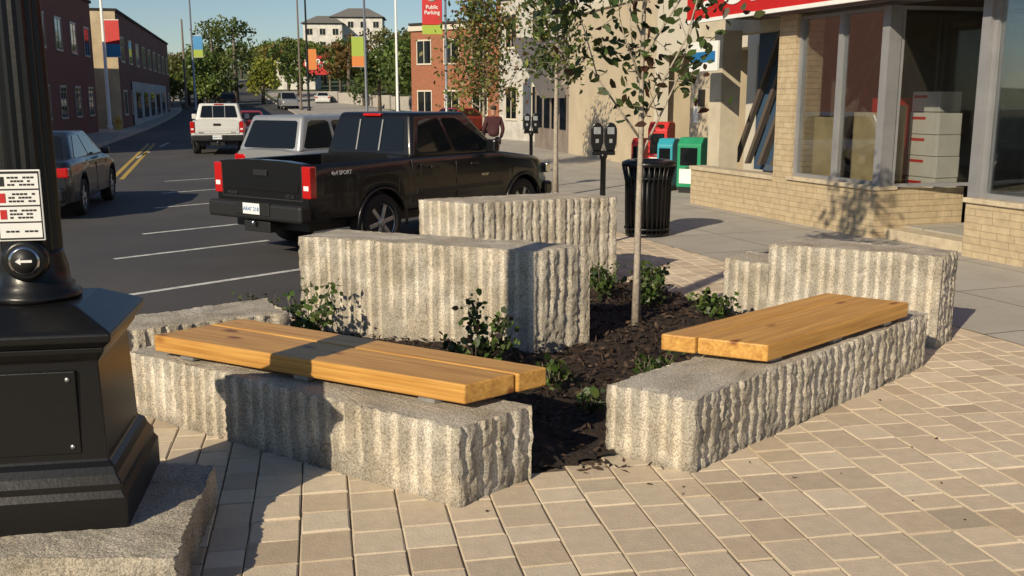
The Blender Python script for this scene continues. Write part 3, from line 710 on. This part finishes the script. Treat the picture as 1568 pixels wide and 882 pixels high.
lathe('sign_disc',p,M_white,[(.24,0),(.24,.02)],24,M=Ms@Matrix.Translation((-.335,-.022,5.75))@UP); text('sign_letter',p,M_green,'P',.5,Ms@Matrix.Translation((-.335,-.045,5.75))@UP,.004)
text('sign_text',p,M_white,'Public\nParking',.2,Ms@Matrix.Translation((-.335,-.03,5.2))@UP,.004)
h=root('fire_hydrant'); Mh=Matrix.Translation((-23.9,60.5,0))
lathe('barrel',h,M_yel,[(.22,0),(.22,.08),(.14,.1),(.14,.55),(.18,.58),(.18,.64),(.13,.75),(.04,.82),(.04,.88)],14,M=Mh); box('nozzle',h,M_yel,(-.25,-.06,.40),(.25,.06,.52),Mh,bevel=.02)
# ------------------------------------------------------------ storefront
A=A_F; MF=frame(5.84,11.05,A)   # X to viewer right, Y into building
st=root('shop_building')
M_stn=brick('buff_ledgestone',A,(.54,.44,.29),(.49,.39,.25),(.36,.28,.18),bw=.42,rh=.085,ms=.004,bst=.8,squash=.6)
M_sill=mat('stone_sill',(.50,.42,.30),.8,ns=8,bs=40)
M_sign=mat('sign_red',(.50,.016,.014),.4,ns=3,na=.08)
def sb(name,m,a,b,bevel=0): return box(name,st,m,a,b,MF,bevel=bevel)
M_cream=mat('cream_render',(.52,.46,.35),.85,ns=3,na=.12,bs=30)
sb('pier',M_stn,(-4.93,0,-.05),(-4.5,.5,3.15)); 
sb('base_far',M_stn,(-4.497,-.03,-.05),(-2.5,.30,.66)); sb('sill_far',M_sill,(-4.497,-.07,.662),(-2.48,.32,.72),.008)
sb('base_near',M_stn,(-.91,-.03,-.05),(6,.30,.66)); sb('sill_near',M_sill,(-.93,-.07,.662),(6,.32,.72),.008)
sb('entry_return_near',M_stn,(-.91,.302,-.05),(-.6,1.5,.66)); sb('entry_return_far',M_stn,(-2.8,.302,-.05),(-2.5,1.5,.66))
sb('entry_step',M_sill,(-2.497,.15,-.05),(-.912,.5,.14),.01); sb('entry_floor',M_conc,(-2.497,.5,-.05),(-.912,1.6,.16))
def win(x0,x1,y,z0,z1,nm,fr=.06):
    sb('frame_'+nm,M_alu,(x0,y,z0),(x0+fr,y+.1,z1)); sb('frame_'+nm,M_alu,(x1-fr,y,z0),(x1,y+.1,z1))
    sb('frame_'+nm,M_alu,(x0+fr,y+.002,z0),(x1-fr,y+.098,z0+fr)); sb('frame_'+nm,M_alu,(x0+fr,y+.002,z1-fr),(x1-fr,y+.098,z1))
    sb('glass_'+nm,M_gls,(x0+fr,y+.045,z0+fr),(x1-fr,y+.055,z1-fr))
win(-4.5,-3.55,.06,.722,3.1,'a',.045); win(-3.55,-2.62,.06,.722,3.1,'b',.045)
sb('column',M_alu,(-2.62,.0,.722),(-2.48,.2,3.1))
def gpanel(nm,p,q,z0,z1,fr=.045):
    p=Vector(p);q=Vector(q);L=(q-p).length;ang=math.atan2((q-p).y,(q-p).x); m=MF@Matrix.Translation((p.x,p.y,0))@Matrix.Rotation(ang,4,'Z')
    for a,b_ in (((0,0,z0),(fr,.08,z1)),((L-fr,0,z0),(L,.08,z1)),((fr,.002,z0),(L-fr,.078,z0+fr)),((fr,.002,z1-fr),(L-fr,.078,z1))): box('frame_'+nm,st,M_alu,a,b_,m)
    box('glass_'+nm,st,M_gls,(fr,.035,z0+fr),(L-fr,.045,z1-fr),m)
gpanel('entry_far',(-2.5,.22),(-2.3,1.5),.7,3.1); gpanel('door',(-2.3,1.5),(-1.15,1.5),.17,3.1); gpanel('entry_near',(-1.1,1.5),(-.92,.25),.7,3.1)
sb('column_near',M_alu,(-.93,.0,.722),(-.80,.2,3.1))
win(-.80,1.6,.06,.722,3.1,'c'); win(1.6,3.8,.06,.722,3.1,'d')
sb('fascia_soffit',M_alu,(-5.2,-.05,3.152),(6,.5,3.25)); 
sb('sign_board',M_sign,(-7.0,-.45,3.2),(6,-.052,4.5)); sb('sign_edge',M_white,(-7.02,-.47,3.14),(6,-.40,3.198)); 
sb('upper_wall',M_cream,(-7.0,-.05,3.3),(6,.3,5.6))
text('sign_letters',st,M_white,'DOLLAR SHOP',.95,MF@Matrix.Translation((-3.3,-.455,3.66))@UP,.01,sx=1.1)
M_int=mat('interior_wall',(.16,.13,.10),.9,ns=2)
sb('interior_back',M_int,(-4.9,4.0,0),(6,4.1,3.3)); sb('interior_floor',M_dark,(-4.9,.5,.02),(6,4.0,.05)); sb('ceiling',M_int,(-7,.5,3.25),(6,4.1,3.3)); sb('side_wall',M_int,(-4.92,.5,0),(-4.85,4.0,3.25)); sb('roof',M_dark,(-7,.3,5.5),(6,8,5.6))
M_box=mat('carton_white',(.62,.58,.52),.7,ns=5,na=.06)
rs=random.Random(4)
for cx,cy,nn in ((-3.08,1.0,5),(-3.75,1.6,6),(-2.15,2.2,5),(-1.5,2.2,5),(-.2,.7,3),(.9,.7,4)):
    for k in range(nn):
        z=.2+k*.3; dx=rs.uniform(-.02,.02)
        sb('carton',M_box,(cx+dx,cy,z),(cx+.56+dx,cy+.4,z+.292),.006)
        sb('carton_stripe',M_red,(cx+.03+dx,cy-.003,z+.20),(cx+.3+dx,cy-.0005,z+.24))
M_buff=mat('buff_panel',(.50,.38,.20),.8,ns=3)
sb('display_panel',M_buff,(-4.35,.30,.74),(-3.65,.34,1.62)); sb('display_panel',M_buff,(-3.45,.30,.74),(-2.85,.34,1.70)); sb('display_panel',M_buff,(-3.1,.62,.74),(-2.8,.66,1.8))
sb('display_shelf',M_red,(-4.4,1.4,.3),(-3.8,1.8,1.9)); sb('poster',M_red,(.55,.22,1.1),(.9,.23,1.7)); sb('poster',M_white,(.58,.215,1.45),(.87,.218,1.62))
lm=mat('lit_bulb',(1,.85,.5),.5,emit=12)
lathe('ceiling_light',st,lm,[(.02,0),(.05,.03),(.05,.07),(.02,.1)],12,M=MF@Matrix.Translation((-1.7,2.3,3.0)))
sb('window_notice',M_white,(.20,.10,2.25),(.46,.108,2.75)); lathe('notice_ring',st,M_red,[(.10,0),(.10,.004)],20,M=MF@Matrix.Translation((.33,.099,2.58))@UP); lathe('notice_disc',st,M_white,[(.072,0),(.072,.006)],20,M=MF@Matrix.Translation((.33,.099,2.58))@UP)
bay=root('glazed_bay')  # recessed glazed bay, no stair
def bb(name,m,a,b_,bevel=0): return box(name,bay,m,a,b_,MF,bevel=bevel)
bb('low_wall',M_stn,(-7.45,.0,-.05),(-4.935,.3,.62)); bb('low_wall_cap',M_sill,(-7.48,-.03,.622),(-4.935,.33,.69),.008)
M_gls2=mat('blue_glass',(.05,.09,.15),.06,spec=.7)
bb('glazing',M_gls2,(-7.4,1.3,.6),(-4.94,1.34,3.1)); 
bb('wall_head',M_cream,(-9.0,1.0,3.05),(-4.94,1.36,5.4))
M_reflbar=mat('reflection_brown',(.10,.08,.065),.5)  # dark brown standing in for reflections and shadows on the panes
for k in range(8):  # added solid diagonals imitate reflections and shadows seen in the windows
    x=-7.9+k*.40
    mk('reflection_bar',[(x,1.16,.7),(x+.09,1.16,.7),(x+1.35,1.16,3.05),(x+1.26,1.16,3.05),(x,1.25,.7),(x+.09,1.25,.7),(x+1.35,1.25,3.05),(x+1.26,1.25,3.05)],[(0,1,2,3),(7,6,5,4),(0,4,5,1),(1,5,6,2),(2,6,7,3),(3,7,4,0)],M_reflbar,bay,M=MF)
bb('post',M_cream,(-7.9,.6,-.05),(-7.5,1.0,3.1)); bb('post',M_alu,(-6.2,1.255,.6),(-6.12,1.295,3.05))
bb('hanging_sign',M_white,(-7.3,-.2,2.35),(-6.4,-.14,2.85),.01); bb('hanging_sign_band',M_blue,(-7.25,-.205,2.5),(-6.45,-.2,2.68))
fb=root('beige_building'); A2=math.atan2(27.1-34.5,3.87-1.96); MB=frame(1.96,34.5,A2)
M_beige=mat('beige_render',(.50,.42,.30),.85,ns=1.2,na=.1,bs=25); M_trim=mat('cream_trim',(.6,.55,.45),.7)
def fbx(name,m,a,b_): return box(name,fb,m,a,b_,MB)
fbx('wall',M_beige,(0,0,-.05),(7.7,8,4.6)); fbx('wall_near',M_beige,(9.9,.0,-.05),(11.3,8,3.0)); fbx('upper_wall',M_trim,(7.7,-.01,3.0),(14.5,8,5.2)); fbx('recess_wall',M_dark,(7.7,1.2,-.05),(14.6,8,3.0))
fbx('parapet',M_trim,(-.1,-.08,4.6),(7.69,.3,4.85)); fbx('door',M_tint,(8.3,1.12,.0),(9.3,1.19,2.3)); fbx('door_frame',M_trim,(8.15,1.1,.0),(8.29,1.18,2.4))
fbx('column',M_trim,(13.2,-.2,-.05),(13.6,.2,3.0)); fbx('column',M_trim,(7.72,-.05,-.05),(7.95,.25,3.0)); fbx('wall_light',M_black,(10.6,-.12,1.7),(10.75,-.003,2.1)); fbx('poster',M_white,(10.15,-.02,1.3),(10.4,-.003,1.7))
can=root('sloped_canopy'); MC=MB
mk('roof_slab',[(-4.2,-.9,3.9),(-.4,-.9,1.9),(-.4,1.2,1.9),(-4.2,1.2,3.9),(-4.2,-.9,4.15),(-.4,-.9,2.15),(-.4,1.2,2.15),(-4.2,1.2,4.15)],[(0,3,2,1),(4,5,6,7),(0,1,5,4),(1,2,6,5),(2,3,7,6),(3,0,4,7)],mat('canopy_grey',(.14,.13,.13),.6),can,M=MC)
box('wall',can,mat('taupe_wall',(.22,.18,.15),.85,ns=2),(-4.3,.0,-.05),(-.02,8,3.6),MC)
for k in range(4): box('window',can,M_tint,(-4.0+k*1.0,-.02,.8),(-3.3+k*1.0,-.003,2.0),MC)
M_roofg=mat('grey_shingle',(.16,.15,.14),.9,ns=2)
def building(name,x,y,ang,w,dp,hh,wallm,z=-.1,floors=2,nw=4,roofm=None,wz=(1.0,2.4),fh=3.2,ww=.9,sidewin=0,framem=M_trim,cornice=True,hip=0):
    p=root(name); M=frame(x,y,ang,z)
    if hip: mk('hip_roof',[(-.6,-.6,hh+.16),(w+.6,-.6,hh+.16),(w+.6,dp+.6,hh+.16),(-.6,dp+.6,hh+.16),(w*.3,dp/2,hh+hip),(w*.7,dp/2,hh+hip)],[(0,1,5,4),(1,2,5),(2,3,4,5),(3,0,4),(3,2,1,0)],M_roofg,p,M=M)
    box('walls',p,wallm,(0,0,0),(w,dp,hh),M)
    box('roof',p,roofm or M_dark,(-.1,-.1,hh+.002),(w+.1,dp+.1,hh+.15),M)
    if cornice: box('cornice',p,framem,(-.12,-.15,hh-.35),(w+.12,-.003,hh-.05),M)
    for fl in range(floors):
        for k in range(nw):
            cx=w*(k+.5)/nw; z0=fl*fh+wz[0]; z1=fl*fh+wz[1]
            box('window_glass',p,M_tint,(cx-ww/2,-.03,z0),(cx+ww/2,-.004,z1),M)
            for a,b_ in (((cx-ww/2-.08,-.06,z0-.1),(cx+ww/2+.08,-.002,z0-.002)),((cx-ww/2-.08,-.06,z1+.002),(cx+ww/2+.08,-.002,z1+.1)),((cx-ww/2-.07,-.05,z0),(cx-ww/2-.002,-.002,z1)),((cx+ww/2+.002,-.05,z0),(cx+ww/2+.07,-.002,z1)),((cx-.025,-.045,z0),(cx+.025,-.031,z1))): box('window_frame',p,framem,a,b_,M)
    return p,M
M_brd=brick('dark_red_brick',math.atan2(20,-5),(.19,.045,.028),(.15,.036,.024),(.14,.10,.08))
M_brr=brick('red_brick',-1.2,(.40,.12,.05),(.33,.09,.035),(.30,.22,.16))
angL=math.atan2(57.3-34,-23.8+18.4)
building('dark_brick_building',-18.0,32.5,angL,25.3,14,7.2,M_brd,floors=2,nw=7,fh=3.2,wz=(1.1,2.5),ww=1.3,framem=M_alu,cornice=False)
angL2=math.atan2(103-61,-36+25)
p,M=building('commercial_building',-24.2,62,angL2,40,14,7.2,mat('dark_red_wall',(.14,.055,.04),.85,ns=1),floors=2,nw=9,fh=3.3,ww=1.6,cornice=False)
box('end_wall',p,mat('tan_render',(.50,.40,.26),.85,ns=1),(-.06,0,0),(-.003,14,7.2),M)  # end wall in its own tan render
M_pale=mat('pale_wall',(.36,.38,.40),.8,ns=1)
box('ground_floor_panel',p,M_pale,(6,-.08,0),(34,-.065,3.1),M)
for k in range(5): box('shop_window',p,M_tint,(8+k*5.2,-.11,.6),(11+k*5.2,-.082,2.4),M)
building('low_white_building',-37.5,106,angL2,14,10,4.2,M_pale,z=.6,floors=1,nw=4,cornice=False)
building('red_brick_building',-6.6,66,math.radians(-35),9,12,6.6,M_brr,floors=2,nw=4,ww=1.1,framem=M_trim)
building('red_brick_building',-.9,58,math.radians(-55),14,10,8.0,M_brr,floors=2,nw=5,ww=1.1,framem=M_trim)
building('white_building',-.6,47,math.radians(-62),10,9,6.3,mat('offwhite_wall',(.5,.48,.44),.8,ns=2),z=-.02,floors=2,nw=4,ww=1.0,cornice=False)
M_sid=mat('white_siding',(.62,.6,.56),.8,ns=1)
building('hilltop_house',-49,238,math.radians(4),9,10,9.5,M_sid,z=T(238)+2.0,floors=3,nw=3,ww=1.3,cornice=False,fh=3.0,hip=2.2)
building('hilltop_house',-43,242,math.radians(4),12,10,12.3,M_sid,z=T(246)+.5,floors=4,nw=4,ww=1.3,cornice=False,fh=3.0,hip=2.6)
building('hillside_shop',-37,158,math.radians(2),6,6,4.6,M_sid,z=T(158)-.1,floors=1,nw=3,ww=1.2,cornice=False,wz=(2.2,3.6))
p=root('billboard_sign'); Mq=Matrix.Translation((-30,150,T(150)+1.2))
box('panel',p,M_red,(-2.3,-.1,1.2),(3.2,.1,4.2),Mq); text('lettering',p,M_white,'TERRA',1.5,Mq@Matrix.Translation((.45,-.12,2.9))@UP,.01)
for sx in (-2,2.8): box('leg',p,M_bark,(sx-.1,-.08,-1.4),(sx+.1,.08,1.2),Mq)
rw=root('retaining_wall')
for i in range(11):
    x=-22+i*2.6; y=122-i*4.2
    box('wall_panel',rw,M_kerb,(-2.3,-.15,-.3),(2.25,.15,1.25),frame(x,y,math.atan2(-4.2,2.6),T(y)))
# ------------------------------------------------------------ distant tree mass
AUT=[(.10,.15,.03),(.14,.19,.04),(.08,.12,.026),(.18,.21,.04),(.20,.18,.04),(.18,.11,.03),(.12,.14,.04),(.10,.15,.035),(.11,.17,.035)]
C=[];S=[];Kc=[];paths=[]
def bigtree(x,y,h,rad,col,n=600,ls=.55):
    z=T(y)
    nb=9; blobs=[]
    for k in range(nb):
        a=random.random()*6.28; q=rad*random.uniform(.15,.75); zz=z+h*random.uniform(.35,.88); blobs.append((x+q*math.cos(a),y+q*math.sin(a),zz,rad*random.uniform(.28,.5),random.uniform(.6,1.3)))
    blobs.append((x,y,z+h*.85,rad*.4,1.15))
    for (bx,by,bz,br,sh) in blobs:
        m=n//nb; dv=rng.normal(size=(m,3)); dv/=np.linalg.norm(dv,axis=1)[:,None]; rr=br*rng.uniform(.55,1.08,(m,1))
        pts=np.array([bx,by,bz])+dv*rr*np.array([1,1,.85]); C.append(pts); S.append(rng.uniform(.6,1.3,m)*ls); Kc.append(np.array(col)*sh*rng.uniform(.75,1.25,(m,1)))
    paths.append(([(x,y,z-.3),(x,y,z+h*.5),(x,y,z+h*.8)],[rad*.09,rad*.06,rad*.02]))
def roadx(y): return -22-(y-100)*.32
for i in range(150):
    y=random.uniform(125,300); px=random.uniform(130,1000); x=(px-784)/1500*y
    if y<175 and roadx(y)-16<x<roadx(y)+4: continue
    bigtree(x,y,random.uniform(4,7.5)*(1.15 if px>400 else (1 if px>300 else .75)),random.uniform(2.6,4.4),random.choice(AUT))
for (bx,y,h,rad,c) in [(-35.2,128,10.5,4.0,(.09,.12,.028)),(-41.6,140,10.5,4.2,(.10,.13,.03)),(-29.8,120,5.2,3.0,(.26,.28,.04)),(-38.1,118,6,3.0,(.12,.13,.03)),(-8.8,92,8,3.0,(.10,.12,.03)),(-4.9,88,8,3.2,(.12,.14,.03)),(-17.2,140,9,4,(.12,.12,.03)),(-24.4,150,6,3,(.18,.12,.03)),(-33.4,150,8,3,(.11,.15,.03)),(-19.1,128,8,3,(.10,.13,.03)),(-9.6,84,6.5,2.6,(.10,.15,.035)),(-6.9,80,7.5,2.8,(.12,.17,.035)),(-12.7,96,6,2.4,(.09,.13,.03)),(-34.8,112,6,3,(.10,.15,.03)),(-34.7,120,5.5,3,(.12,.15,.03))]:
    bigtree(bx,y,h,rad,c,n=1100,ls=.42)
for i in range(26):
    y=random.uniform(150,215); px=random.uniform(395,660); bigtree((px-784)/1500*y,y,random.uniform(7,10)*(.72 if px<560 else 1),random.uniform(3,4.5),random.choice(AUT))
for i in range(46):
    y=random.uniform(104,135); px=random.choice([random.uniform(262,345),random.uniform(560,760),random.uniform(600,780)]); bigtree((px-784)/1500*y,y,random.uniform(2.5,4.5),random.uniform(1.6,2.4),random.choice(AUT),n=350,ls=.35)
tm=root('distant_trees'); leafmesh('foliage',tm,np.concatenate(C),np.concatenate(S),np.concatenate(Kc),aspect=.8); tubes('trunks',tm,M_bark,paths,5)
# ------------------------------------------------------------ pedestrian
def person(name,x,y,hd):
    p=root(name); M=frame(x,y,hd)
    def skin(nm,pts,edges,rad,m,sub=2):
        me=bpy.data.meshes.new(nm); me.from_pydata([tuple(M@Vector(q)) for q in pts],edges,[]); me.materials.append(m)
        o=bpy.data.objects.new(nm,me); link(o,p); s=o.modifiers.new('s','SKIN')
        for i,r in enumerate(rad): me.skin_vertices[0].data[i].radius=(r,r) if not isinstance(r,tuple) else r
        me.skin_vertices[0].data[0].use_root=True
        u=o.modifiers.new('u','SUBSURF'); u.levels=sub; u.render_levels=sub
    jm=mat('jacket_cloth',(.06,.018,.022),.85,ns=10); tr=mat('trouser_cloth',(.02,.022,.035),.85); sk=mat('skin',(.45,.25,.17),.5); hr=mat('hair',(.03,.018,.01),.7)
    skin('jacket',[(0,0,.95),(0,0,1.15),(0,.01,1.36),(0,.01,1.46),(.17,0,1.40),(.23,-.05,1.15),(.21,.06,.93),(-.17,0,1.40),(-.23,.06,1.15),(-.20,.2,.97)],[(0,1),(1,2),(2,3),(2,4),(4,5),(5,6),(2,7),(7,8),(8,9)],[(.16,.12),(.15,.11),(.17,.11),(.07,.06),.07,.052,.04,.07,.052,.04],jm)
    skin('trousers',[(0,0,.98),(.09,.02,.88),(.10,.12,.50),(.10,.05,.09),(-.09,0,.88),(-.10,-.02,.48),(-.10,-.22,.14)],[(0,1),(1,2),(2,3),(0,4),(4,5),(5,6)],[(.15,.11),.09,.065,.05,.09,.065,.05],tr)
    skin('head',[(0,.0,1.46),(0,.01,1.53),(0,.02,1.60),(0,.02,1.68)],[(0,1),(1,2),(2,3)],[.05,.052,(.075,.09),(.07,.085)],sk)
    skin('hair',[(0,-.015,1.60),(0,-.01,1.68),(0,0,1.72)],[(0,1),(1,2)],[(.08,.085),(.085,.095),(.06,.07)],hr)
    for sx,yy,zz in ((.21,.09,.87),(-.20,.24,.91)):
        pts=[(sx,yy,zz+.05),(sx,yy,zz)];ed=[(0,1)];rd=[.028,.032]
        for k in range(4): pts+= [(sx,yy-.03+.02*k,zz-.05),(sx-.01,yy-.028+.02*k,zz-.09)]; ed+=[(1,2+2*k),(2+2*k,3+2*k)]; rd+=[.010,.008]
        pts.append((sx-.03 if sx>0 else sx+.03,yy+.04,zz-.04)); ed.append((1,len(pts)-1)); rd.append(.010)
        skin('hand',pts,ed,rd,sk,1)
    box('shoe',p,M_black,(.05,-.03,0),(.15,.22,.09),M,bevel=.03); box('shoe',p,M_black,(-.15,-.33,.02),(-.05,-.08,.11),M,bevel=.03)
person('pedestrian',-.45,24.3,math.radians(20))
# ------------------------------------------------------------ light, sky, camera
az=math.radians(33); el=math.radians(28)
ld=Vector((math.sin(az)*math.cos(el),math.cos(az)*math.cos(el),-math.sin(el)))
s=bpy.data.lights.new('sun','SUN'); s.energy=5; s.angle=math.radians(.5); s.color=(1,.86,.64)
so=bpy.data.objects.new('sun',s); link(so); so.rotation_euler=ld.to_track_quat('-Z','Y').to_euler(); so.location=(-20,-30,30)
w=bpy.data.worlds.new('World'); scene.world=w; w.use_nodes=True; N=w.node_tree.nodes; bg=N['Background']
sky=N.new('ShaderNodeTexSky'); sky.sky_type='NISHITA'; sky.sun_disc=False; sky.sun_elevation=el; sky.sun_rotation=az+math.pi
sky.dust_density=.25; sky.ozone_density=3.0; sky.altitude=200
w.node_tree.links.new(sky.outputs[0],bg.inputs[0]); bg.inputs[1].default_value=.082
cam=bpy.data.cameras.new('camera'); cam.lens=1506/1568*36; cam.sensor_width=36; cam.clip_end=3000; cam.clip_start=.05
co=bpy.data.objects.new('camera',cam); link(co); co.location=(0,0,1.9); co.rotation_euler=(math.pi/2-math.atan(291/1506),0,0)
scene.camera=co
